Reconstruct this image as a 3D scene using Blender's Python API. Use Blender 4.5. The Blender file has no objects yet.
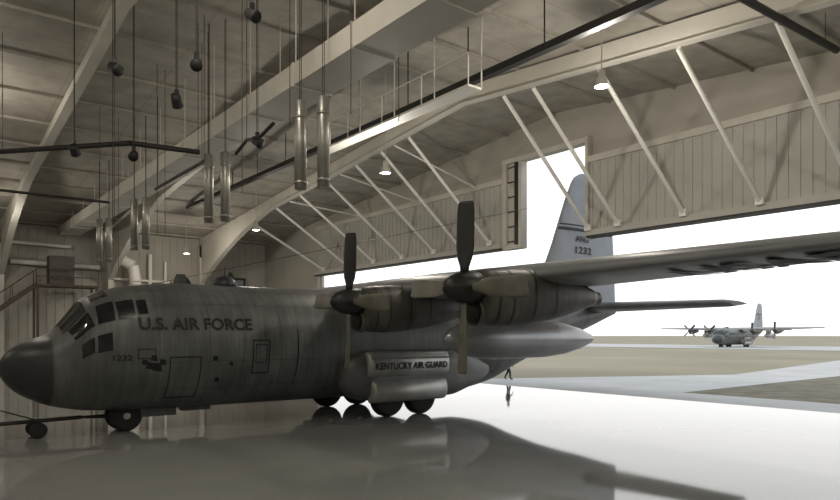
import bpy, bmesh, math, random
import numpy as np
from mathutils import Vector, Matrix
random.seed(4)
scene = bpy.context.scene
col = scene.collection

# ------------------------------------------------------------------ materials
def mat(name, c, rough=0.6, metal=0.0, var=0.0, scale=2.0, c2=None, emis=None, es=0.0, spec=None, rvar=0.0, streak=0.0):
    m = bpy.data.materials.new(name); m.use_nodes = True
    nt = m.node_tree; b = nt.nodes['Principled BSDF']
    b.inputs['Base Color'].default_value = (*c, 1)
    b.inputs['Roughness'].default_value = rough
    b.inputs['Metallic'].default_value = metal
    if spec is not None: b.inputs['Specular IOR Level'].default_value = spec
    if var > 0 or c2:
        tc = nt.nodes.new('ShaderNodeTexCoord')
        n = nt.nodes.new('ShaderNodeTexNoise'); n.inputs['Scale'].default_value = scale; n.inputs['Detail'].default_value = 6
        nt.links.new(tc.outputs['Object'], n.inputs['Vector'])
        r = nt.nodes.new('ShaderNodeValToRGB')
        d = c2 if c2 else tuple(x * (1 - var) for x in c)
        r.color_ramp.elements[0].position = 0.35; r.color_ramp.elements[1].position = 0.65
        r.color_ramp.elements[0].color = (*d, 1); r.color_ramp.elements[1].color = (*c, 1)
        nt.links.new(n.outputs['Fac'], r.inputs[0])
        out = r.outputs[0]
        if streak > 0:   # grime running down the skin
            mp2 = nt.nodes.new('ShaderNodeMapping'); mp2.inputs['Scale'].default_value = (.6, 5.0, .5)
            nt.links.new(tc.outputs['Object'], mp2.inputs['Vector'])
            n3 = nt.nodes.new('ShaderNodeTexNoise'); n3.inputs['Scale'].default_value = 1.3; n3.inputs['Detail'].default_value = 8; n3.inputs['Roughness'].default_value = .65
            nt.links.new(mp2.outputs[0], n3.inputs['Vector'])
            mr3 = nt.nodes.new('ShaderNodeMapRange'); mr3.inputs['From Min'].default_value = .35; mr3.inputs['From Max'].default_value = .7
            mr3.inputs['To Min'].default_value = 1-streak; mr3.inputs['To Max'].default_value = 1.12
            nt.links.new(n3.outputs['Fac'], mr3.inputs['Value'])
            mx = nt.nodes.new('ShaderNodeMix'); mx.data_type = 'RGBA'; mx.blend_type = 'MULTIPLY'; mx.inputs['Factor'].default_value = 1
            nt.links.new(out, mx.inputs[6]); nt.links.new(mr3.outputs[0], mx.inputs[7]); out = mx.outputs[2]
        nt.links.new(out, b.inputs['Base Color'])
        if rvar > 0:
            mr = nt.nodes.new('ShaderNodeMapRange'); mr.inputs['To Min'].default_value = rough; mr.inputs['To Max'].default_value = rough + rvar
            nt.links.new(n.outputs['Fac'], mr.inputs['Value']); nt.links.new(mr.outputs[0], b.inputs['Roughness'])
    if emis:
        b.inputs['Emission Color'].default_value = (*emis, 1); b.inputs['Emission Strength'].default_value = es
    return m

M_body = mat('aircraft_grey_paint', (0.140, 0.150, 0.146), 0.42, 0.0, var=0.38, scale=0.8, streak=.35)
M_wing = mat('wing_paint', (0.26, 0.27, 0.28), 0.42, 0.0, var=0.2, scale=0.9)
M_black = mat('radome_black', (0.03, 0.031, 0.036), 0.38)
M_mark = mat('marking_paint', (0.008, 0.008, 0.010), 0.6)
M_line = mat('panel_line', (0.05, 0.052, 0.055), 0.7)
M_glass = mat('cockpit_glass', (0.015, 0.015, 0.018), 0.08)
M_nac = mat('nacelle_paint', (0.12, 0.112, 0.095), 0.45, var=0.4, scale=1.2, streak=.4)
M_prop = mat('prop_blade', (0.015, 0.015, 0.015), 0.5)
M_propLit = mat('prop_blade_lit', (0.20, 0.19, 0.155), 0.5, var=0.3, scale=2)  # paler blade colour with the light falling on the blades painted in
M_hub = mat('prop_hub', (0.015, 0.015, 0.015), 0.45)
M_tank = mat('tank_metal', (0.36, 0.37, 0.39), 0.3, 0.5, var=0.15, scale=1)
M_spon = mat('sponson_paint', (0.12, 0.125, 0.125), 0.4, 0.1, var=0.3, scale=1.5)
M_sponL = mat('sponson_skin_bare', (0.42, 0.42, 0.40), 0.32, 0.4, var=0.25, scale=1.5)
M_tyre = mat('tyre_rubber', (0.018, 0.018, 0.018), 0.8)
M_rim = mat('wheel_rim', (0.5, 0.48, 0.42), 0.4, 0.3)
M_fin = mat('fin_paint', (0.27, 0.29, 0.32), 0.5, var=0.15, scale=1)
M_white = mat('white_steel', (0.62, 0.59, 0.52), 0.55, var=0.12, scale=0.6)
M_strut = mat('white_strut', (0.84, 0.82, 0.76), 0.5)
M_dark = mat('dark_steel', (0.02, 0.018, 0.017), 0.5)
M_cable = mat('cable', (0.012, 0.012, 0.012), 0.6)
M_tube = mat('galvanised_tube', (0.42, 0.41, 0.37), 0.38, 0.7, var=0.2, scale=3)
M_rust = mat('brown_steel', (0.09, 0.055, 0.04), 0.6, var=0.3)
M_cab = mat('cabinet_grey', (0.10, 0.085, 0.075), 0.6, var=0.2)
M_grassA = mat('dry_grass', (0.28, 0.245, 0.17), 0.95, c2=(0.20, 0.178, 0.115), scale=0.05)
M_grassB = mat('near_grass', (0.10, 0.087, 0.055), 0.95, c2=(0.18, 0.16, 0.11), scale=0.8)
M_conc = mat('apron_concrete', (0.44, 0.435, 0.42), 0.7, var=0.15, scale=0.3)
M_floor = mat('epoxy_floor', (0.35, 0.355, 0.34), 0.025, var=0.12, scale=0.25, rvar=0.05, spec=0.65)
M_skin = mat('skin', (0.45, 0.28, 0.2), 0.6)
M_cloth = mat('coverall', (0.02, 0.022, 0.025), 0.8)
M_lamp = mat('lamp_glow', (1, 0.9, 0.7), 0.5, emis=(1.0, 0.86, 0.62), es=16)
M_blue = mat('sign_face', (0.25, 0.27, 0.30), 0.5)

def brick_mat(name, c, c2, sx, sy, rough=0.75):
    m = mat(name, c, rough); nt = m.node_tree; b = nt.nodes['Principled BSDF']
    tc = nt.nodes.new('ShaderNodeTexCoord')
    br = nt.nodes.new('ShaderNodeTexBrick'); br.offset = 0.0
    br.inputs['Color1'].default_value = (*c, 1); br.inputs['Color2'].default_value = (*[x*0.95 for x in c], 1)
    br.inputs['Mortar'].default_value = (*c2, 1); br.inputs['Scale'].default_value = 1
    br.inputs['Brick Width'].default_value = sx; br.inputs['Row Height'].default_value = sy; br.inputs['Mortar Size'].default_value = 0.03
    nt.links.new(tc.outputs['Object'], br.inputs['Vector'])
    n = nt.nodes.new('ShaderNodeTexNoise'); n.inputs['Scale'].default_value = 1.2; n.inputs['Detail'].default_value = 8
    nt.links.new(tc.outputs['Object'], n.inputs['Vector'])
    mr = nt.nodes.new('ShaderNodeMapRange'); mr.inputs['From Min'].default_value = .3; mr.inputs['From Max'].default_value = .7; mr.inputs['To Min'].default_value = 0.8; mr.inputs['To Max'].default_value = 1.1
    nt.links.new(n.outputs['Fac'], mr.inputs['Value'])
    mx = nt.nodes.new('ShaderNodeMix'); mx.data_type = 'RGBA'; mx.blend_type = 'MULTIPLY'; mx.inputs['Factor'].default_value = 1
    nt.links.new(br.outputs['Color'], mx.inputs[6]); nt.links.new(mr.outputs[0], mx.inputs[7])
    nt.links.new(mx.outputs[2], b.inputs['Base Color'])
    return m
M_ceil = brick_mat('ceiling_insulation', (0.40, 0.372, 0.32), (0.32, 0.298, 0.255), 1.65, 3.3)
M_wall = mat('wall_panel', (0.46, 0.435, 0.38), 0.65, var=0.12, scale=0.5)
M_door = mat('door_panel', (0.50, 0.485, 0.44), 0.6, var=0.12, scale=0.5)

# ------------------------------------------------------------------ mesh builder
class MB:
    def __init__(s): s.v = []; s.f = []; s.m = []; s.s = []
    def add(s, v, f, mi=0, sm=False):
        o = len(s.v); s.v += [tuple(x) for x in v]
        for q in f: s.f.append([i + o for i in q]); s.m.append(mi); s.s.append(sm)
    def box(s, x0, x1, y0, y1, z0, z1, mi=0):
        v = [(x, y, z) for z in (z0, z1) for y in (y0, y1) for x in (x0, x1)]
        s.add(v, [(0,2,3,1),(4,5,7,6),(0,1,5,4),(2,6,7,3),(0,4,6,2),(1,3,7,5)], mi)
    def beam(s, a, b, w, h, mi=0):
        a = Vector(a); b = Vector(b); d = (b-a).normalized()
        up = Vector((0,0,1)) if abs(d.z) < 0.95 else Vector((0,1,0))
        sd = d.cross(up).normalized()*w/2; u = sd.cross(d).normalized()*h/2
        v = [a-sd-u, a+sd-u, a+sd+u, a-sd+u, b-sd-u, b+sd-u, b+sd+u, b-sd+u]
        s.add(v, [(0,1,2,3),(4,7,6,5),(0,4,5,1),(1,5,6,2),(2,6,7,3),(3,7,4,0)], mi)
    def cyl(s, a, b, r, n=12, r2=None, mi=0, sm=True):
        a = Vector(a); b = Vector(b); d = (b-a).normalized(); r2 = r if r2 is None else r2
        up = Vector((0,0,1)) if abs(d.z) < 0.95 else Vector((0,1,0))
        e1 = d.cross(up).normalized(); e2 = e1.cross(d)
        ra = [a + r*(math.cos(t)*e1+math.sin(t)*e2) for t in [2*math.pi*i/n for i in range(n)]]
        rb = [b + r2*(math.cos(t)*e1+math.sin(t)*e2) for t in [2*math.pi*i/n for i in range(n)]]
        s.add(ra+rb, [(i,(i+1)%n,n+(i+1)%n,n+i) for i in range(n)], mi, sm)
        s.add(ra, [tuple(range(n))], mi); s.add(rb, [tuple(range(n))], mi)
    def path(s, pts, r, n=8, mi=0):
        for a, b in zip(pts, pts[1:]): s.cyl(a, b, r, n, mi=mi)
    def loft(s, rings, mi=0, cap=True, mf=None, sm=True):
        n = len(rings[0]); o = len(s.v)
        for r in rings: s.v += [tuple(x) for x in r]
        for j in range(len(rings)-1):
            for i in range(n):
                s.f.append([o+j*n+i, o+j*n+(i+1)%n, o+(j+1)*n+(i+1)%n, o+(j+1)*n+i])
                s.m.append(mf(j) if mf else mi); s.s.append(sm)
        if cap:
            s.f.append([o+i for i in range(n)]); s.m.append(mf(0) if mf else mi); s.s.append(False)
            s.f.append([o+(len(rings)-1)*n+i for i in range(n)]); s.m.append(mf(len(rings)-2) if mf else mi); s.s.append(False)
    def revolve(s, prof, origin, axis, n=24, mi=0):
        ax = Vector(axis).normalized(); up = Vector((0,0,1)) if abs(ax.z) < 0.9 else Vector((0,1,0))
        e1 = ax.cross(up).normalized(); e2 = e1.cross(ax); o = Vector(origin)
        s.loft([[o+ax*d+max(r,0.001)*(math.cos(2*math.pi*i/n)*e1+math.sin(2*math.pi*i/n)*e2) for i in range(n)] for d, r in prof], mi)
    def build(s, name, mats, parent=None, loc=None):
        me = bpy.data.meshes.new(name); me.from_pydata(s.v, [], s.f)
        for m in (mats if isinstance(mats, (list, tuple)) else [mats]): me.materials.append(m)
        me.polygons.foreach_set('material_index', s.m); me.polygons.foreach_set('use_smooth', s.s)
        bm = bmesh.new(); bm.from_mesh(me); bmesh.ops.recalc_face_normals(bm, faces=bm.faces); bm.to_mesh(me); bm.free()
        ob = bpy.data.objects.new(name, me); col.objects.link(ob)
        if parent: ob.parent = parent
        if loc: ob.location = loc
        return ob

def pchip(xs, ys):
    xs = np.array(xs, float); ys = np.array(ys, float); h = np.diff(xs); d = np.diff(ys)/h
    m = np.zeros(len(xs)); m[0] = d[0]; m[-1] = d[-1]
    for i in range(1, len(xs)-1):
        if d[i-1]*d[i] > 0:
            w1 = 2*h[i]+h[i-1]; w2 = h[i]+2*h[i-1]; m[i] = (w1+w2)/(w1/d[i-1]+w2/d[i])
    def f(x):
        x = min(max(x, xs[0]), xs[-1]); i = min(int(np.searchsorted(xs, x, 'right'))-1, len(xs)-2)
        t = (x-xs[i])/h[i]
        return float((2*t**3-3*t*t+1)*ys[i]+(t**3-2*t*t+t)*h[i]*m[i]+(-2*t**3+3*t*t)*ys[i+1]+(t**3-t*t)*h[i]*m[i+1])
    return f
class Body:
    """superelliptic lofted body along Y"""
    def __init__(s, secs, xc=0.0, n=2.2):
        a = list(zip(*secs)); s.y0 = a[0][0]; s.y1 = a[0][-1]
        s.zb = pchip(a[0], a[1]); s.zt = pchip(a[0], a[2]); s.hw = pchip(a[0], a[3]); s.xc = xc; s.n = n
    def pt(s, y, th, off=0.0):
        zb, zt, hw = s.zb(y), s.zt(y), s.hw(y); hh = (zt-zb)/2; zc = (zt+zb)/2; e = 2/s.n
        c, q = math.cos(th), math.sin(th)
        return Vector((s.xc+(hw+off)*math.copysign(abs(c)**e, c), y, zc+(hh+off)*math.copysign(abs(q)**e, q)))
    def xside(s, y, z):
        zb, zt, hw = s.zb(y), s.zt(y), s.hw(y); hh = (zt-zb)/2; zc = (zt+zb)/2
        return s.xc + hw*max(0.0, 1-abs((z-zc)/hh)**s.n)**(1/s.n)
    def rings(s, ys, k=48):
        return [[s.pt(y, 2*math.pi*i/k) for i in range(k)] for y in ys]

def text_mesh(txt, off=0.012):
    cu = bpy.data.curves.new('t', 'FONT'); cu.body = txt; cu.resolution_u = 4; cu.offset = off
    ob = bpy.data.objects.new('t', cu); col.objects.link(ob)
    bpy.context.view_layer.update()
    me = bpy.data.meshes.new_from_object(ob.evaluated_get(bpy.context.evaluated_depsgraph_get()))
    bpy.data.objects.remove(ob)
    v = np.array([x.co[:] for x in me.vertices]); f = [list(p.vertices) for p in me.polygons]
    v[:, 0] -= v[:, 0].min(); v[:, 1] -= v[:, 1].min(); w = v[:, 0].max(); h = v[:, 1].max()
    v[:, 0] /= w; v[:, 1] /= h
    return v, f
def add_text(mb, txt, fn, mi=0, off=0.018):
    v, f = text_mesh(txt, off); mb.add([fn(a[0], a[1]) for a in v], f, mi)

# ------------------------------------------------------------------ cargo plane
plane = bpy.data.objects.new('cargo_plane', None); col.objects.link(plane)
fus = Body([(0.15,1.9,2.17,0.11),(0.22,1.75,2.33,0.28),(0.45,1.45,2.59,0.60),(0.9,1.13,2.85,1.03),(1.4,0.91,3.04,1.37),(1.9,0.79,3.61,1.63),
            (2.3,0.72,4.12,1.81),(2.9,0.68,4.4,1.95),(4.0,0.64,4.6,2.08),(5.5,0.62,4.7,2.13),(17,0.62,4.7,2.13),(18.5,0.85,4.71,2.05),(20,1.42,4.72,1.95),
            (22,2.15,4.75,1.68),(24,2.75,4.75,1.35),(26,3.3,4.72,0.95),(28,3.9,4.65,0.45),(28.9,4.15,4.5,0.12)], n=2.15)
ys = list(np.linspace(0.15, 6, 50)) + list(np.linspace(6.4, 17, 20)) + list(np.linspace(17.3, 28.9, 36))
mb = MB(); R = fus.rings(ys, 56)
mb.loft(R, mf=lambda j: 1 if ys[j] < 1.32 else 0)
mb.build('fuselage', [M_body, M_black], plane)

gl = MB(); ln = MB(); mk = MB()
def patch(b, y0, y1, t0, t1, off=0.02, mi=0, n=6, dy=0.0):
    v = []
    for i in range(n+1):
        for j in range(n+1):
            t = t0+(t1-t0)*j/n
            v.append(fus.pt(y0+(y1-y0)*i/n+dy*j/n, math.radians(t), off))
    b.add(v, [(i*(n+1)+j, i*(n+1)+j+1, (i+1)*(n+1)+j+1, (i+1)*(n+1)+j) for i in range(n) for j in range(n)], mi, True)
for sg in (0, 1):
    def T(a): return a if sg == 0 else 180-a
    for (a, b) in ((52, 69), (72, 88)): patch(gl, 1.62, 2.18, T(a), T(b))
    patch(gl, 1.86, 2.34, T(27), T(48), dy=-0.12)
    patch(gl, 2.42, 2.86, T(27), T(50)); patch(gl, 2.94, 3.4, T(27), T(48)); patch(gl, 3.48, 3.75, T(30), T(46))
    patch(gl, 2.0, 2.3, T(2), T(16)); patch(gl, 2.38, 2.75, T(1), T(16))
    patch(gl, 2.35, 2.8, T(62), T(76))
def sidept(y, z, off): return (fus.xside(y, z)+off, y, z)
def outline(y0, y1, z0, z1, w=0.035):
    for (a, b, c, d) in ((y0, y1, z0, z0+w), (y0, y1, z1-w, z1), (y0, y0+w, z0, z1), (y1-w, y1, z0, z1)):
        n = 6; v = []
        for i in range(n+1):
            for j in range(n+1): v.append(sidept(a+(b-a)*i/n, c+(d-c)*j/n, 0.012))
        ln.add(v, [(i*(n+1)+j, i*(n+1)+j+1, (i+1)*(n+1)+j+1, (i+1)*(n+1)+j) for i in range(n) for j in range(n)], 1)
outline(4.3, 5.25, 1.05, 2.35); outline(6.9, 7.5, 1.75, 2.85); outline(7.0, 7.4, 2.1, 2.7, 0.025)
outline(8.5, 8.53, 1.0, 3.2); outline(5.6, 5.75, 2.2, 2.35, 0.1); outline(3.4, 3.9, 2.3, 2.6, 0.025)
outline(17.2, 18.1, 1.4, 3.0)
def ringline(y, w=.016):
    k = 56; ln.loft([[fus.pt(yy, 2*math.pi*i/k, .008) for i in range(k)] for yy in (y, y+w)], 0, cap=False)
for y in (1.36, 4.0, 5.5, 6.6, 7.9, 9.8, 11.6, 15.3, 18.3, 20.4, 22.6, 25): ringline(y)
def longline(t, y0, y1, w=.015):
    n = 40; v = []
    for i in range(n+1):
        y = y0+(y1-y0)*i/n
        for d in (0, w/2.1): v.append(fus.pt(y, math.radians(t)+d, .008))
    ln.add(v, [(2*i, 2*i+1, 2*i+3, 2*i+2) for i in range(n)], 0)
for t in (-38, -12, 38, 60): longline(t, 3.9, 18)
for (y, z, a) in ((3.75, 2.1, .12), (3.95, 2.05, .14), (4.1, 2.2, .1), (3.6, 2.2, .09), (3.85, 2.32, .1), (5.8, 1.6, .08), (6.2, 2.1, .07)):
    ln.add([sidept(y-a, z-a*.7, .014), sidept(y+a, z-a, .014), sidept(y+a*.8, z+a*.6, .014), sidept(y-a*.7, z+a, .014)], [(0,1,2,3)], 1)
add_text(mk, 'U.S. AIR FORCE', lambda u, v: sidept(3.45+3.45*u, 3.15+0.38*v, 0.022), off=.03)
add_text(mk, '1232', lambda u, v: sidept(2.75+0.5*u, 2.26+0.16*v, 0.03))

# wing
def naca(t, k=14):
    xs = [0.5*(1-math.cos(math.pi*i/k)) for i in range(k+1)]
    f = lambda x: 5*t*(0.2969*math.sqrt(x)-0.126*x-0.3516*x*x+0.2843*x**3-0.1036*x**4)
    return [(x, f(x)) for x in xs]
def foil(le, c, t, zm, camber=0.35):
    up = naca(t); pts = [(le+x*c, zm+y*c*(1+camber)) for x, y in up] + [(le+x*c, zm-y*c*(1-camber)) for x, y in reversed(up[1:-1])]
    return pts
W_le = lambda p: np.interp(abs(p), [0, 6, 19.6, 20.2], [10.3, 10.35, 11.15, 11.7])
W_c = lambda p: np.interp(abs(p), [0, 6, 19.6, 20.2], [4.9, 4.8, 2.6, 1.4])
W_t = lambda p: np.interp(abs(p), [0, 19.6, 20.2], [0.18, 0.13, 0.08])
W_z = lambda p: 4.32+0.019*abs(p)
w = MB()
w.loft([[(p, y, z) for y, z in foil(W_le(p), W_c(p), W_t(p), W_z(p))] for p in [-20.2, -19.9, -19.6, -16, -12, -9, -6, -3, 0, 3, 6, 9, 12, 16, 19.6, 19.9, 20.2]])
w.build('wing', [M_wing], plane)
def wbot(p, y):
    x = (y-W_le(p))/W_c(p); t = W_t(p)
    f = 5*t*(0.2969*math.sqrt(x)-0.126*x-0.3516*x*x+0.2843*x**3-0.1036*x**4)
    return W_z(p)-f*W_c(p)*0.65
def wtop(p, y):
    x = (y-W_le(p))/W_c(p); t = W_t(p)
    f = 5*t*(0.2969*math.sqrt(x)-0.126*x-0.3516*x*x+0.2843*x**3-0.1036*x**4)
    return W_z(p)+f*W_c(p)*1.35
def wtxt(u, v):
    p = 14.0+3.5*u; y = 13.1-1.8*v; return (p, y, wbot(p, y)-0.05)
add_text(mk, 'USAF', wtxt, off=.03)
def wtxt2(u, v):
    p = -13.2-4.0*u; y = 13.1-1.6*v; return (p, y, wtop(p, y)+0.04)
add_text(mk, 'USAF', wtxt2, off=.03)

# fin
F_le = pchip([4.4, 5.2, 6.5, 9, 10.8, 11.2, 11.45], [20.8, 22.2, 23.2, 24.35, 25.2, 25.5, 26.0])
F_te = pchip([4.4, 6.5, 9, 10.8, 11.2, 11.45], [29.0, 28.9, 28.7, 28.4, 28.2, 27.8])
def F_t(z): return min(0.11, 0.55/(F_te(z)-F_le(z)))
fn = MB()
def vfoil(z):
    le, c = F_le(z), F_te(z)-F_le(z); k = naca(F_t(z))
    return [(y*c, le+x*c, z) for x, y in k]+[(-y*c, le+x*c, z) for x, y in reversed(k[1:-1])]
fn.loft([vfoil(z) for z in (4.4, 4.8, 5.2, 5.8, 6.5, 7.5, 9, 10, 10.8, 11.0, 11.2, 11.35, 11.45)])
def finx(y, z):
    c = F_te(z)-F_le(z); x = min(max((y-F_le(z))/c, 0.001), 0.99); t = F_t(z)
    return c*5*t*(0.2969*math.sqrt(x)-0.126*x-0.3516*x*x+0.2843*x**3-0.1036*x**4)
S_le = lambda p: np.interp(abs(p), [0, 7.3, 7.65], [25.0, 26.1, 26.7]); S_te = lambda p: np.interp(abs(p), [0, 7.3, 7.65], [28.9, 28.5, 28.2])
fn.loft([[(p, y, z) for y, z in foil(S_le(p), S_te(p)-S_le(p), 0.14, 4.42, 0)] for p in (-7.65, -7.3, -5, -2, 0, 2, 5, 7.3, 7.65)], 1)
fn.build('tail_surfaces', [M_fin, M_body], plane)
add_text(mk, 'ANG', lambda u, v: (finx(25.25+1.1*u, 7.8+.33*v)+.03, 25.25+1.1*u, 7.8+.33*v))
add_text(mk, '1232', lambda u, v: (finx(25.25+1.35*u, 7.2+.36*v)+.03, 25.25+1.35*u, 7.2+.36*v))
for (za, zb) in ((8.35, 8.5), (8.62, 8.68)):
    n = 16; v = []
    for i in range(n+1):
        for z in (za, zb):
            y = F_le(z)+0.05+(F_te(z)-F_le(z)-0.2)*i/n; v.append((finx(y, z)+0.02, y, z))
    mk.add(v, [(2*i, 2*i+1, 2*i+3, 2*i+2) for i in range(n)])

# sponsons
for sg in (1, -1):
    sp = Body([(10.2,1.25,1.75,0.12),(10.35,1.0,2.0,0.34),(10.7,0.72,2.25,0.50),(11.4,0.62,2.45,0.62),(15.0,0.62,2.45,0.62),(16.0,0.85,2.25,0.5),(16.8,1.1,2.0,0.3),(17.4,1.4,1.75,0.08)], xc=2.0*sg, n=3.2)
    b = MB(); b.loft(sp.rings(list(np.linspace(10.2, 11.5, 12))+[12.5, 13.5, 14.5]+list(np.linspace(15.0, 17.4, 14)), 40))
    def bulge(y0, y1, zc, hh, x0, dx, mi, n=12):
        rings = []
        for y, k in ((y0, .55), (y0+.08, .85), (y0+.22, 1), (y1-.22, 1), (y1-.08, .85), (y1, .55)):
            ring = []
            for i in range(n+1):
                a = math.pi*(-.5+i/n); ring.append((sg*(x0+dx*k*abs(math.cos(a))**.7), y, zc+hh*(0.9+.1*k)*math.sin(a)))
            ring.append((sg*(x0-.25), y, zc)); rings.append(ring)
        b.loft(rings, mi)
    bulge(11.0, 14.75, 1.93, .47, 2.42, .38, 1)
    bulge(11.15, 14.6, 0.98, .43, 2.42, .45, 1)
    b.box(min(sg*2.5, sg*2.81), max(sg*2.5, sg*2.81), 11.1, 14.65, 2.14, 2.19, 0)
    b.build('gear_sponson', [M_spon, M_sponL], plane)
    if sg == 1:
        def ptx(z): return 2.42+.38*abs(math.cos(math.asin(max(-1, min(1, (z-1.93)/.47)))))**.7+.015
        add_text(mk, 'KENTUCKY AIR GUARD', lambda u, v: (ptx(1.76+.25*v)+.012, 11.2+3.3*u, 1.76+0.25*v), off=.03)
mk.build('markings', [M_mark], plane); gl.build('cockpit_windows', [M_glass], plane); ln.build('panel_lines', [M_line, M_mark], plane)

# engines
HUBY = 8.6
hubs = [(5.2, 4.0, 3), (10.4, 4.13, 2), (-5.2, 4.0, 45), (-10.4, 4.13, 45)]
pm = MB()
prof = [(-0.62, 0.03), (-0.58, 0.14), (-0.45, 0.26), (-0.2, 0.36), (0.1, 0.40), (0.34, 0.42)]
pm.revolve(prof, (0, 0, 0), (0, 1, 0), 24, 1)
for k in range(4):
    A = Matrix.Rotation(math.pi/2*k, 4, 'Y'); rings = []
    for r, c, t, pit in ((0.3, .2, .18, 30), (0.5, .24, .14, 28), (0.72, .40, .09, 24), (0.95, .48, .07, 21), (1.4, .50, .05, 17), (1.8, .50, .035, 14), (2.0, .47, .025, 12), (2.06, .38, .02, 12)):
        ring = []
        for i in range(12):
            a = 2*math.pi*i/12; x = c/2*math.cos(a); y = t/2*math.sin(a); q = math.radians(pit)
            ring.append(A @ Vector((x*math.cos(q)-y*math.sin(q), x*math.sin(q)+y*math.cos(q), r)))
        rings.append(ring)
    pm.loft(rings, 0 if k == 0 else 2)  # upper blade black as if backlit, the others coloured as if lit
first = None
for i, (p, h, rot) in enumerate(hubs):
    if first is None:
        pr = pm.build('propeller', [M_prop, M_hub, M_propLit], plane); first = pr
    else:
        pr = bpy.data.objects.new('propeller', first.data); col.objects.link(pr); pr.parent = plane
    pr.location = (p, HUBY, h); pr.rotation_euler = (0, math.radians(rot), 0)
    nb = Body([(8.93, h-.40, h+.40, .38), (9.0, h-.78, h+.44, .45), (9.15, h-.88, h+.48, .5), (9.9, h-.92, h+.55, .56), (11, h-.82, h+.58, .58), (12, h-.65, h+.5, .52), (12.8, h-.45, h+.3, .4), (13.4, h-.3, h+.12, .26)], xc=p, n=2.5)
    b = MB(); b.loft(nb.rings(list(np.linspace(8.93, 9.3, 7))+list(np.linspace(9.6, 13.4, 16)), 32))
    b.revolve([(0, .28), (-.06, .32), (0.1, .34)], (p, 8.93, h-.58), (0, 1, 0), 20, 0)
    b.revolve([(-.075, .26), (-.07, .26)], (p, 8.93, h-.58), (0, 1, 0), 20, 1)
    b.revolve([(0, .22), (.35, .2)], (p, 13.3, h-.1), (0, 1, 0), 20, 1)
    for yy in (9.3, 9.75, 10.5, 11.3): b.loft([[nb.pt(y2, 2*math.pi*i/32, .012) for i in range(32)] for y2 in (yy, yy+.04)], 1, cap=False)
    b.build('engine_nacelle', [M_nac, M_hub], plane)

# external tanks
for sg in (1, -1):
    b = MB()
    b.revolve([(0, .02), (.08, .14), (.3, .32), (.7, .47), (1.3, .58), (2.0, .62), (4.2, .61), (5.2, .52), (6.0, .36), (6.6, .18), (6.9, .02)], (sg*7.6, 10.3, 2.88), (0, 1, 0), 32, 0)
    b.loft([[(sg*7.6+x, y, z) for x, y in ((0, 10.9), (.1, 11.4), (.1, 13.4), (0, 14.2), (-.1, 13.4), (-.1, 11.4))] for z in (3.4, 4.2)], 1, sm=False)
    b.build('external_fuel_tank', [M_tank, M_body], plane)

# landing gear
def wheel(b, x, y, r, w):
    b.revolve([(-w/2, r*.55), (-w/2, r*.8), (-w*.42, r*.93), (-w*.25, r), (w*.25, r), (w*.42, r*.93), (w/2, r*.8), (w/2, r*.55)], (x, y, r), (1, 0, 0), 32, 0)
    b.revolve([(-w/2-.015, r*.12), (-w/2+.03, r*.42), (w/2-.03, r*.42), (w/2+.015, r*.12)], (x, y, r), (1, 0, 0), 20, 1)
b = MB()
for sg in (1, -1):
    for y in (12.1, 13.6):
        wheel(b, sg*2.2, y, 0.68, 0.5)
        b.cyl((sg*1.7, y, .68), (sg*2.3, y, .68), .09, mi=2); b.cyl((sg*1.75, y, .6), (sg*1.75, y, 1.6), .14, mi=2)
for x in (-.28, .28): wheel(b, x, 3.5, 0.48, 0.3)
b.cyl((-.3, 3.5, .48), (.3, 3.5, .48), .07, mi=2); b.cyl((0, 3.5, .45), (0, 3.55, 1.2), .1, mi=2)
b.beam((0, 3.5, .6), (0, 3.95, .85), .12, .06, 2); b.beam((0, 3.95, .85), (0, 3.6, 1.05), .12, .06, 2)
b.cyl((0, 3.5, .8), (0, 4.6, .75), .05, mi=2)
b.box(.42, .46, 3.9, 5.0, .42, .8, 3); b.box(-.46, -.42, 3.9, 5.0, .42, .8, 3); b.box(-.25, .25, 5.3, 6.2, .5, .68, 3)
b.build('landing_gear', [M_tyre, M_rim, M_dark, M_body], plane)
b = MB()
b.revolve([(-.12, .42), (0, .42), (.12, .38), (.22, .26), (.28, .1), (.3, .02)], (0, 6.8, 4.76), (0, 0, 1), 20, 1)
b.loft([[(x, y, 4.65) for x, y in ((0, 5.0), (.05, 5.15), (0, 5.5), (-.05, 5.15))], [(x, y+.15, 5.02) for x, y in ((0, 5.0), (.03, 5.12), (0, 5.3), (-.03, 5.12))]], 1, sm=False)
b.cyl((0, 4.2, 4.6), (0, 24.9, 9.9), .010, 6, mi=1); b.cyl((0, 6.8, 5.0), (0, 6.8, 5.35), .02, 6, mi=1)
b.revolve([(0, .18), (.08, .16), (.14, .05)], (0, 16.5, 4.69), (0, 0, 1), 16, 1)
b.build('antennas', [M_body, M_black], plane)

plane2 = bpy.data.objects.new('cargo_plane.001', None); col.objects.link(plane2)
for o in list(plane.children):
    c = bpy.data.objects.new(o.name.split('.')[0], o.data); col.objects.link(c); c.parent = plane2
    c.location = o.location; c.rotation_euler = o.rotation_euler
plane2.rotation_euler = (0, 0, math.radians(4)); plane2.location = (-60.3, 152, 0)

# ------------------------------------------------------------------ tow bar
b = MB()
for sx in (-.12, .12): b.cyl((sx*2.2, 2.98, .48), (0, 2.3, .5), .04, mi=0)
b.cyl((0, 2.3, .5), (0, -1.6, .42), .06, mi=0); b.beam((0, 1.1, .45), (0, 1.1, .28), .1, .1)
b.cyl((-.42, 1.1, .24), (.42, 1.1, .24), .035)
for x in (-.36, .36):
    b.revolve([(-.09, .12), (-.08, .2), (-.04, .235), (.04, .235), (.08, .2), (.09, .12)], (x, 1.1, .235), (1, 0, 0), 20, 1)
b.cyl((0, 1.1, .5), (.1, .2, .85), .02); b.cyl((0, -1.6, .36), (0, -1.6, .5), .12)
b.build('tow_bar', [M_dark, M_tyre])

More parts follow.
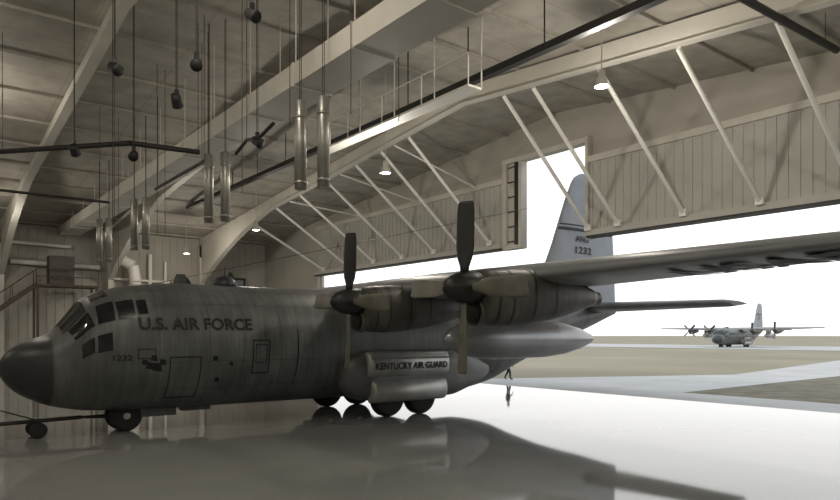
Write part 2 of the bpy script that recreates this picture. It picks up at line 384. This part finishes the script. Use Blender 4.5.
# ------------------------------------------------------------------ hangar
PW = 34.0; YB = -16.0; YD = 24.0
def roof(p): return 14.2-0.09*abs(p)
b = MB(); b.box(-PW, PW, YB, 26.3, -0.3, 0); b.build('floor', M_floor)
b = MB(); b.box(-PW-.3, -PW, YB, YD+.3, 0, roof(PW))
for y in np.arange(YB+.3, YD, 0.6): b.box(-PW, -PW+.05, y, y+.07, 0, roof(PW)-.05)
b.build('wall_left', M_wall)
b = MB(); b.box(PW, PW+.3, YB, YD+.3, 0, roof(PW)); b.build('wall_right', M_wall)
b = MB(); b.add([(-PW, YB-.3, 0), (PW, YB-.3, 0), (PW, YB-.3, roof(PW)), (0, YB-.3, roof(0)), (-PW, YB-.3, roof(PW)), (-PW, YB, 0), (PW, YB, 0), (PW, YB, roof(PW)), (0, YB, roof(0)), (-PW, YB, roof(PW))],
    [(0,1,2,3,4), (5,6,7,8,9), (0,1,6,5), (1,2,7,6), (2,3,8,7), (3,4,9,8), (4,0,5,9)]); b.build('wall_back', M_wall)
b = MB()
for sg in (1, -1):
    b.add([(0, YB-.3, roof(0)), (sg*(PW+.3), YB-.3, roof(PW)), (sg*(PW+.3), YD+.4, roof(PW)), (0, YD+.4, roof(0)),
           (0, YB-.3, roof(0)+.3), (sg*(PW+.3), YB-.3, roof(PW)+.3), (sg*(PW+.3), YD+.4, roof(PW)+.3), (0, YD+.4, roof(0)+.3)],
          [(0,1,2,3), (4,5,6,7), (0,1,5,4), (1,2,6,5), (2,3,7,6), (3,0,4,7)])
b.build('ceiling', M_ceil)
b = MB()
for p in np.arange(-33, 34, 3.3):
    b.box(p-.04, p+.04, YB, YD, roof(p)-.12, roof(p)-.0)
b.build('trim_purlins', M_ceil)

def frame(y, name):
    b = MB(); W = .38
    def bot(p):
        a = abs(p); return roof(a)-.85-(0.13*max(0, a-20)+0.012*max(0, a-22)**2)
    ps = list(np.linspace(-33.3, 33.3, 57))
    for p0, p1 in zip(ps, ps[1:]):
        v = []
        for p in (p0, p1):
            v += [(p, y-.03, bot(p)), (p, y+.03, bot(p)), (p, y+.03, roof(p)-.12), (p, y-.03, roof(p)-.12)]
        b.add(v, [(0,1,5,4), (1,2,6,5), (3,0,4,7), (2,3,7,6)])
        v = []
        for p in (p0, p1):
            v += [(p, y-W/2, bot(p)-.04), (p, y+W/2, bot(p)-.04), (p, y+W/2, bot(p)), (p, y-W/2, bot(p))]
        b.add(v, [(0,1,5,4), (1,2,6,5), (3,0,4,7), (2,3,7,6)])
    for sg in (1, -1):
        b.box(min(sg*33.9, sg*32.9), max(sg*33.9, sg*32.9), y-.03, y+.03, 0, 10.5)
        b.box(min(sg*32.85, sg*32.95), max(sg*32.85, sg*32.95), y-W/2, y+W/2, 0, 9.5)
    b.build(name, M_white)
for y in (-11, -3.7, 3.5, 10.7, 17.8): frame(y, 'trim_roof_frame')

BOT = 7.7
for sg in (1, -1):
    b = MB(); b.box(min(sg*24.3, sg*PW), max(sg*24.3, sg*PW), YD, YD+.3, 0, roof(PW)); b.build('wall_front', M_wall)
b = MB()
def wall_poly(b, p0, p1, z0, mi=0):
    pts = [p0]+([0.0] if p0 < 0 < p1 else [])+[p1]
    for a, c in zip(pts, pts[1:]):
        v = []
        for y in (YD, YD+.3): v += [(a, y, z0), (c, y, z0), (c, y, roof(c)), (a, y, roof(a))]
        b.add(v, [(0,1,2,3), (4,5,6,7), (0,1,5,4), (1,2,6,5), (2,3,7,6), (3,0,4,7)], mi)
wall_poly(b, -24.3, -3.5, 11.5); wall_poly(b, -34, -24.3, roof(PW)); wall_poly(b, 24.3, 34, roof(PW)); wall_poly(b, 2.25, 24.3, 11.5); wall_poly(b, -3.5, 2.25, 12.45)
b.build('wall_gable', M_wall)
def panel(p0, p1, name):
    b = MB(); b.box(p0, p1, YD-.15, YD+.1, BOT, 11.3)
    x = p0+.1
    while x < p1-.1:
        b.box(x, x+.1, YD-.18, YD-.15, BOT+.3, 11.3); x += .42
    b.box(p0, p1, YD-.45, YD+.15, BOT, BOT+.28)
    b.box(p0, p1, YD-.46, YD+.16, BOT-.08, BOT, 1)
    b.box(p0, p1, YD-.3, YD+.1, 11.2, 11.49, 2)
    b.build(name, [M_door, M_dark, M_white])
panel(2.25, 24.1, 'door_1'); panel(-24.1, -3.5, 'door_2')
b = MB()
b.box(-3.5, -3.2, YD-.25, YD+.2, BOT-.1, 12.2); b.box(-2.3, -2.1, YD-.25, YD+.2, BOT-.1, 12.2); b.box(2.1, 2.25, YD-.3, YD+.2, BOT-.1, 12.2)
b.box(-3.2, -2.3, YD-.05, YD+.1, BOT, 12.2, 0)
for z in np.arange(8.0, 12.2, .8): b.box(-3.2, -2.3, YD-.12, YD-.05, z, z+.06, 2)
b.box(-2.6, -2.3, YD-.24, YD-.1, BOT, 12.2, 1)
b.box(-3.5, 2.25, YD-.3, YD+.2, 12.2, 12.45)
b.box(-3.2, -2.3, YD-.3, YD+.2, BOT-.1, BOT+.1)
b.build('trim_tail_slot', [M_white, M_dark, M_rust])
b = MB()
for sg in (1, -1): b.box(min(sg*24.1, sg*24.6), max(sg*24.1, sg*24.6), YD+.3, YD+.5, 0, BOT)
b.build('trim_door_jambs', M_white)
b = MB()
for p in (2.45, 4.1, 7.3, 10.4, 13.5, 16.6, 19.7, 22.8, -4.2, -6.6, -9.05, -12.3, -15.6, -19, -22.5):
    top = roof(p)-.95-(0.13*max(0, abs(p)-20))
    b.cyl((p, YD-.55, BOT+.35), (p, 17.9, top), .085, 10); b.box(p-.15, p+.15, YD-.62, YD-.46, BOT+.2, BOT+.5)
for p in (-5.4, -10.7, -17):
    b.cyl((p, YD-.4, 11.3), (p, 17.9, roof(p)-1.0), .05, 8)
b.build('door_strut', M_strut)

b = MB(); b.box(-33.9, 31, 7.2, 8.5, 10.45, 11.1)
for p in np.arange(-32, 31, 3.3):
    b.box(p-.04, p+.04, 7.17, 8.53, 10.42, 11.13)
    b.cyl((p, 7.3, 11.0), (p, 7.3, roof(p)), .02, 6); b.cyl((p, 8.4, 11.0), (p, 8.4, roof(p)), .02, 6)
b.build('air_duct', M_white)
b = MB(); b.box(-24, 26, 13.5, 13.75, 11.72, 11.95)
for p in np.arange(-23, 26, 3.5): b.cyl((p, 13.6, 11.9), (p, 13.6, roof(p)), .025, 6)
b.build('crane_rail', M_dark)
b = MB()
b.box(-4, 6, 12.7, 13.3, 11.2, 11.28)
for p in np.arange(-4, 6.1, 2.5): b.cyl((p, 12.7, 11.2), (p, 12.7, 12.3), .025, 6); b.cyl((p, 13.3, 11.25), (p, 13.3, roof(p)), .025, 6)
b.cyl((-4, 12.7, 12.3), (6, 12.7, 12.3), .03, 6)
b.build('catwalk', M_strut)

for p in (6.2, -.7, -10.4, -17.4):
    b = MB()
    for d in (-.42, .42):
        b.revolve([(0, .11), (.0, .165), (2.4, .165), (2.44, .12)], (d*.8, d*.4, -2.44), (0, 0, 1), 16, 0)
        b.revolve([(0, .18), (.08, .18)], (d*.8, d*.4, -.5), (0, 0, 1), 16, 0); b.revolve([(0, .18), (.08, .18)], (d*.8, d*.4, -2.3), (0, 0, 1), 16, 0)
        for e in (-.05, .05): b.cyl((d*.8+e, d*.4, 0), (d*.8+e, d*.4, roof(p)-9.47), .011, 6, mi=1)
    b.build('counterweight_tube', [M_tube, M_cable], loc=(p, 6.8, 9.44))

for i, (p, s_, h) in enumerate(((3.6, 2.4, 10), (3.6, 4.0, 9.5), (5.2, 4.0, 10), (6.6, 4.9, 11), (-1.6, 2.4, 9), (-1.1, 4.1, 9), (2.9, 6.7, 9))):
    b = MB(); k = .72; dirs = ((.8, .3, -.5), (-.6, .4, -.6), (.7, -.3, -.5))[i % 3]
    b.revolve([(-.26*k, .02), (-.24*k, .17*k), (-.05*k, .2*k), (.16*k, .2*k), (.2*k, .22*k), (.24*k, .22*k), (.25*k, .02)], (0, 0, 0), dirs, 16, 0)
    b.box(-.05, .05, -.05, .05, .1, .3)
    for e in (-.05, .05): b.cyl((e, 0, .25), (e, 0, roof(p)-h), .011, 6, mi=0)
    b.build('hanging_reel', [M_cable], loc=(p, s_, h))
b = MB()
for (p, s_, h) in ((4.9, 6.8, 9), (5.4, 6.9, 8.6), (-1.6, 6.8, 8), (-.6, 6.3, 9), (-11, 6, 6), (2.2, 6.5, 7.5), (8.2, 6.8, 8.5), (-5, 6, 7), (-5.3, 6.4, 7), (.8, 3.0, 6.5), (1.0, 3.0, 6.5), (7.2, 9, 9)):
    b.cyl((p, s_, h), (p, s_, roof(p)), .011, 6)
b.build('hanging_cables', M_cable)
def heater(pts, r, hang):
    b = MB(); b.path(pts, r, 10)
    for q in hang: b.cyl(q, (q[0], q[1], roof(q[0])), .011, 6)
    b.build('radiant_heater', M_dark)
heater([(-5.5, .7, 9.5), (-1.5, 4.1, 9.5), (-1.2, 6.35, 9.5)], .09, [(-5.4, .8, 9.5), (-1.2, 6.3, 9.5)])
heater([(-8.3, 6.9, 9.5), (-2.2, 6.9, 9.5)], .07, [(-8, 6.9, 9.5), (-2.5, 6.9, 9.5)])
heater([(.5, 7.0, 9.2), (1.4, 7.0, 9.45), (2.3, 7.0, 9.3), (3.4, 7.0, 9.5)], .06, [(1.4, 7.0, 9.5)])
heater([(-10.1, -1, 9), (-10.1, 5.4, 9)], .06, [(-10.1, 0, 9), (-10.1, 5, 9)])
heater([(13.5, 13.9, 12), (13.8, 21.0, 12), (13.8, 21.3, 12)], .11, [(13.52, 14.5, 12), (13.78, 20.5, 12)])

def lamp(p, s_, h, power=430):
    b = MB()
    prof = [(.42, .04), (.40, .1), (.2, .12), (.12, .16), (-.1, .22), (-.12, .22), (.1, .15)]
    b.revolve(prof, (0, 0, 0), (0, 0, 1), 20, 0); b.revolve([(-.14, .02), (-.12, .12), (-.02, .14), (0, .02)], (0, 0, 0), (0, 0, 1), 16, 1)
    b.cyl((0, 0, .4), (0, 0, roof(p)-h), .02, 6)
    o = b.build('high_bay_lamp', [M_white, M_lamp], loc=(p, s_, h))
    L = bpy.data.lights.new('bulb', 'POINT'); L.energy = power; L.color = (1, .93, .82); L.shadow_soft_size = .2
    lo = bpy.data.objects.new('bulb', L); col.objects.link(lo); lo.parent = o; lo.location = (0, 0, -.4)
for q in ((-.9, 14.2, 10, 560), (9.2, 15.5, 11, 560), (-14, 14.2, 9.2), (-26, 14.2, 9), (20, 14.2, 10.5, 600), (-10, 0, 12, 320), (-24, 2, 10, 300), (14, -2, 12), (26, 2, 10), (0, -8, 12, 340), (14, -10, 12), (-14, -10, 12, 320), (26, -10, 10), (8, 3, 13)):
    lamp(*q)

# ------------------------------------------------------------------ left wall clutter
st = MB()
n = 16
for i in range(n):
    t = i/(n-1); y = 1.2+4.2*t; z = 3.2+3.4*t
    st.box(-32.2, -31.0, y-.14, y+.14, z-.03, z)
for x in (-32.2, -31.0):
    st.beam((x, 1.2, 3.1), (x, 5.4, 6.5), .06, .28)
    st.cyl((x, 1.2, 4.2), (x, 5.4, 7.6), .03, 6)
    for t in (0, .33, .66, 1): st.cyl((x, 1.2+4.2*t, 3.2+3.4*t), (x, 1.2+4.2*t, 4.2+3.4*t), .03, 6)
st.box(-32.8, -30.8, 5.4, 9.4, 6.45, 6.6); st.box(-33.8, -31, -2, 1.2, 3.0, 3.12)
for y in (5.4, 7.4, 9.4): st.cyl((-30.9, y, 6.6), (-30.9, y, 7.7), .03, 6)
for z in (7.15, 7.7): st.cyl((-30.9, 5.4, z), (-30.9, 9.4, z), .03, 6)
for (x, y, z) in ((-31, 5.5, 6.5), (-31, 9.3, 6.5), (-32.7, 5.5, 6.5), (-32.7, 9.3, 6.5), (-31.2, .9, 3), (-31.2, -1.8, 3)): st.beam((x, y, 0), (x, y, z), .15, .15)
st.build('steel_staircase', M_rust)
b = MB(); b.box(-32.7, -31.4, 6.3, 7.9, 6.61, 8.7)
for z in np.arange(6.8, 8.6, .25): b.box(-31.4, -31.36, 6.45, 7.75, z, z+.1)
b.build('electrical_cabinet', M_cab)
b = MB()
b.path([(-33.3, 4.1, 8.3), (-33.3, 10.0, 8.2)], .18, 12); b.path([(-32.8, 11.4, 8.9), (-32.4, 12.2, 8.4), (-32.4, 12.4, 7.2), (-33, 12.4, 6.4), (-33, 12.4, 0)], .42, 14)
b.path([(-33.3, 4.1, 9.7), (-33.3, 8, 9.6)], .12, 10); b.path([(-33.5, 13.8, 0), (-33.5, 13.8, 9.5)], .15, 10); b.path([(-33.5, 15, 0), (-33.5, 15, 9)], .1, 10)
b.path([(-33.5, 11.0, 7.4), (-33.5, 16.5, 7.3)], .1, 10)
b.build('wall_pipework', M_strut)
b = MB(); b.box(-33.9, -33.5, 20.0, 21.9, 6.2, 8.0); b.box(-33.5, -33.45, 20.2, 21.7, 6.4, 7.8, 1); b.box(-33.48, -33.4, 20.9, 21.0, 6.4, 7.8, 0); b.build('unit_heater', [M_dark, M_blue])

# ------------------------------------------------------------------ person (ground crew walking outside)
def person(name, loc, rz):
    J = {'pel': (0,0,.95), 'sp': (0,.01,1.15), 'ch': (0,0,1.36), 'nk': (0,0,1.5), 'hb': (0,.02,1.58),
         'lh': (.09,0,.92), 'lk': (.11,.16,.5), 'la': (.11,.18,.09), 'lt': (.12,.36,.04),
         'rh': (-.09,0,.92), 'rk': (-.11,-.06,.5), 'ra': (-.11,-.28,.12), 'rt': (-.12,-.12,.04),
         'ls': (.19,0,1.42), 'le': (.25,-.08,1.14), 'lw': (.24,.06,.9), 'rs': (-.19,0,1.42), 're': (-.25,.06,1.14), 'rw': (-.24,.24,.98)}
    Rr = {'pel': .16, 'sp': .145, 'ch': .16, 'nk': .06, 'hb': .06, 'lh': .11, 'lk': .075, 'la': .055, 'lt': .045, 'rh': .11, 'rk': .075, 'ra': .055, 'rt': .045,
          'ls': .075, 'le': .055, 'lw': .04, 'rs': .075, 're': .055, 'rw': .04}
    E = [('pel','sp'),('sp','ch'),('ch','nk'),('nk','hb'),('pel','lh'),('lh','lk'),('lk','la'),('la','lt'),('pel','rh'),('rh','rk'),('rk','ra'),('ra','rt'),('ch','ls'),('ls','le'),('le','lw'),('ch','rs'),('rs','re'),('re','rw')]
    root = bpy.data.objects.new(name, None); col.objects.link(root); root.location = loc; root.rotation_euler = (0, 0, rz)
    def skin(nm, J, Rr, E, m, rootk):
        K = list(J); me = bpy.data.meshes.new(nm); me.from_pydata([J[k] for k in K], [(K.index(a), K.index(b)) for a, b in E], []); me.materials.append(m)
        ob = bpy.data.objects.new(nm, me); col.objects.link(ob); ob.parent = root
        sk = ob.modifiers.new('s', 'SKIN'); sk.use_smooth_shade = True
        for i, k in enumerate(K): me.skin_vertices[0].data[i].radius = (Rr[k], Rr[k]); me.skin_vertices[0].data[i].use_root = (k == rootk)
        ss = ob.modifiers.new('u', 'SUBSURF'); ss.levels = 1; ss.render_levels = 2
    skin('body', J, Rr, E, M_cloth, 'pel')
    for sd, w, d in (('l', (.24,.06,.9), 1), ('r', (-.24,.24,.98), -1)):
        HJ = {'w': w, 'p': (w[0], w[1]+.03, w[2]-.08)}; HR = {'w': .028, 'p': .035}; HE = [('w', 'p')]
        for i in range(4):
            HJ['a%d' % i] = (w[0], w[1]+.0+.018*i, w[2]-.12); HJ['b%d' % i] = (w[0]-.01*d, w[1]+.0+.018*i, w[2]-.165+.006*abs(i-1.5)); HR['a%d' % i] = .009; HR['b%d' % i] = .008; HE += [('p', 'a%d' % i), ('a%d' % i, 'b%d' % i)]
        HJ['t'] = (w[0]-.03*d, w[1]+.06, w[2]-.09); HR['t'] = .01; HE.append(('p', 't'))
        skin('hand_'+sd, HJ, HR, HE, M_skin, 'p')
    b = MB(); 
    b.revolve([(-.13, .03), (-.11, .06), (-.06, .075), (0, .085), (.05, .088), (.09, .07), (.12, .03)], (0, .02, 1.66), (0, 0, 1), 16, 0)
    b.loft([[(x, y, 1.64+z) for x, z in ((-.012, -.02), (.012, -.02), (0, .02))] for y in (.1, .125)], 0)
    for x in (-.03, .03): b.revolve([(0, .01), (.006, .005)], (x, .098, 1.67), (0, 1, 0), 8, 1)
    b.box(-.025, .025, .095, .103, 1.60, 1.607, 1)
    for x in (-.088, .088): b.revolve([(-.01, .02), (.01, .02)], (x, .02, 1.655), (1, 0, 0), 8, 0)
    b.revolve([(0, .094), (.05, .09), (.085, .06), (.1, .02)], (0, .01, 1.69), (0, 0, 1), 16, 1)
    b.build('head', [M_skin, M_mark], root)
person('ground_crew_person', (-9.3, 30.1, 0), math.radians(-60))

# ------------------------------------------------------------------ exterior
b = MB(); b.add([(-1500, 26.3, -.08), (1500, 26.3, -.08), (1500, 2500, -.08), (-1500, 2500, -.08)], [(0,1,2,3)])
b.add([(-1500, -1500, -.08), (-34.3, -1500, -.08), (-34.3, 26.3, -.08), (-1500, 26.3, -.08)], [(0,1,2,3)])
b.add([(34.3, -1500, -.08), (1500, -1500, -.08), (1500, 26.3, -.08), (34.3, 26.3, -.08)], [(0,1,2,3)])
b.build('grass_field', M_grassA)
b = MB(); b.box(-60, 60, 26.3, 30.2, -.2, -.01)
def poly(b, pts, z, mi=0): b.add([(x, y, z) for x, y in pts], [tuple(range(len(pts)))], mi)
poly(b, [(-11, 30.2), (3.2, 30.2), (2.5, 60), (1.5, 125), (-17, 125), (-9.5, 86), (-3, 48)], -.02)
poly(b, [(-400, 140), (400, 140), (400, 190), (-400, 190)], -.03)
b.build('apron', M_conc)
b = MB(); poly(b, [(3.2, 30.2), (60, 30.2), (60, 125), (1.5, 125), (2.5, 60)], -.03); b.build('grass_verge', M_grassB)

# ------------------------------------------------------------------ light & camera
wd = bpy.data.worlds.new('World'); scene.world = wd; wd.use_nodes = True
bg = wd.node_tree.nodes['Background']; nt = wd.node_tree
bg.inputs[1].default_value = 1.75
tc = nt.nodes.new('ShaderNodeTexCoord'); sx = nt.nodes.new('ShaderNodeSeparateXYZ'); rp = nt.nodes.new('ShaderNodeValToRGB')
nt.links.new(tc.outputs['Generated'], sx.inputs[0]); nt.links.new(sx.outputs['Z'], rp.inputs[0]); nt.links.new(rp.outputs[0], bg.inputs[0])
rp.color_ramp.elements[0].color = (.93, .91, .88, 1); rp.color_ramp.elements[1].color = (.62, .68, .75, 1); rp.color_ramp.elements[1].position = .7
S = bpy.data.lights.new('sun', 'SUN'); S.energy = 0.9; S.angle = math.radians(8); S.color = (1, .93, .82)
so = bpy.data.objects.new('sun', S); col.objects.link(so)
so.rotation_euler = Vector((-.3, .75, -.55)).to_track_quat('-Z', 'Y').to_euler()

cam = bpy.data.cameras.new('camera'); co = bpy.data.objects.new('camera', cam); col.objects.link(co)
cam.sensor_width = 36; cam.lens = 36*665/840; cam.shift_y = 85/840; cam.clip_end = 5000
co.location = (22.3, -2.0, 3.0); co.rotation_euler = (math.radians(90), 0, math.radians(52.1))
scene.camera = co
scene.view_settings.view_transform = 'Standard'
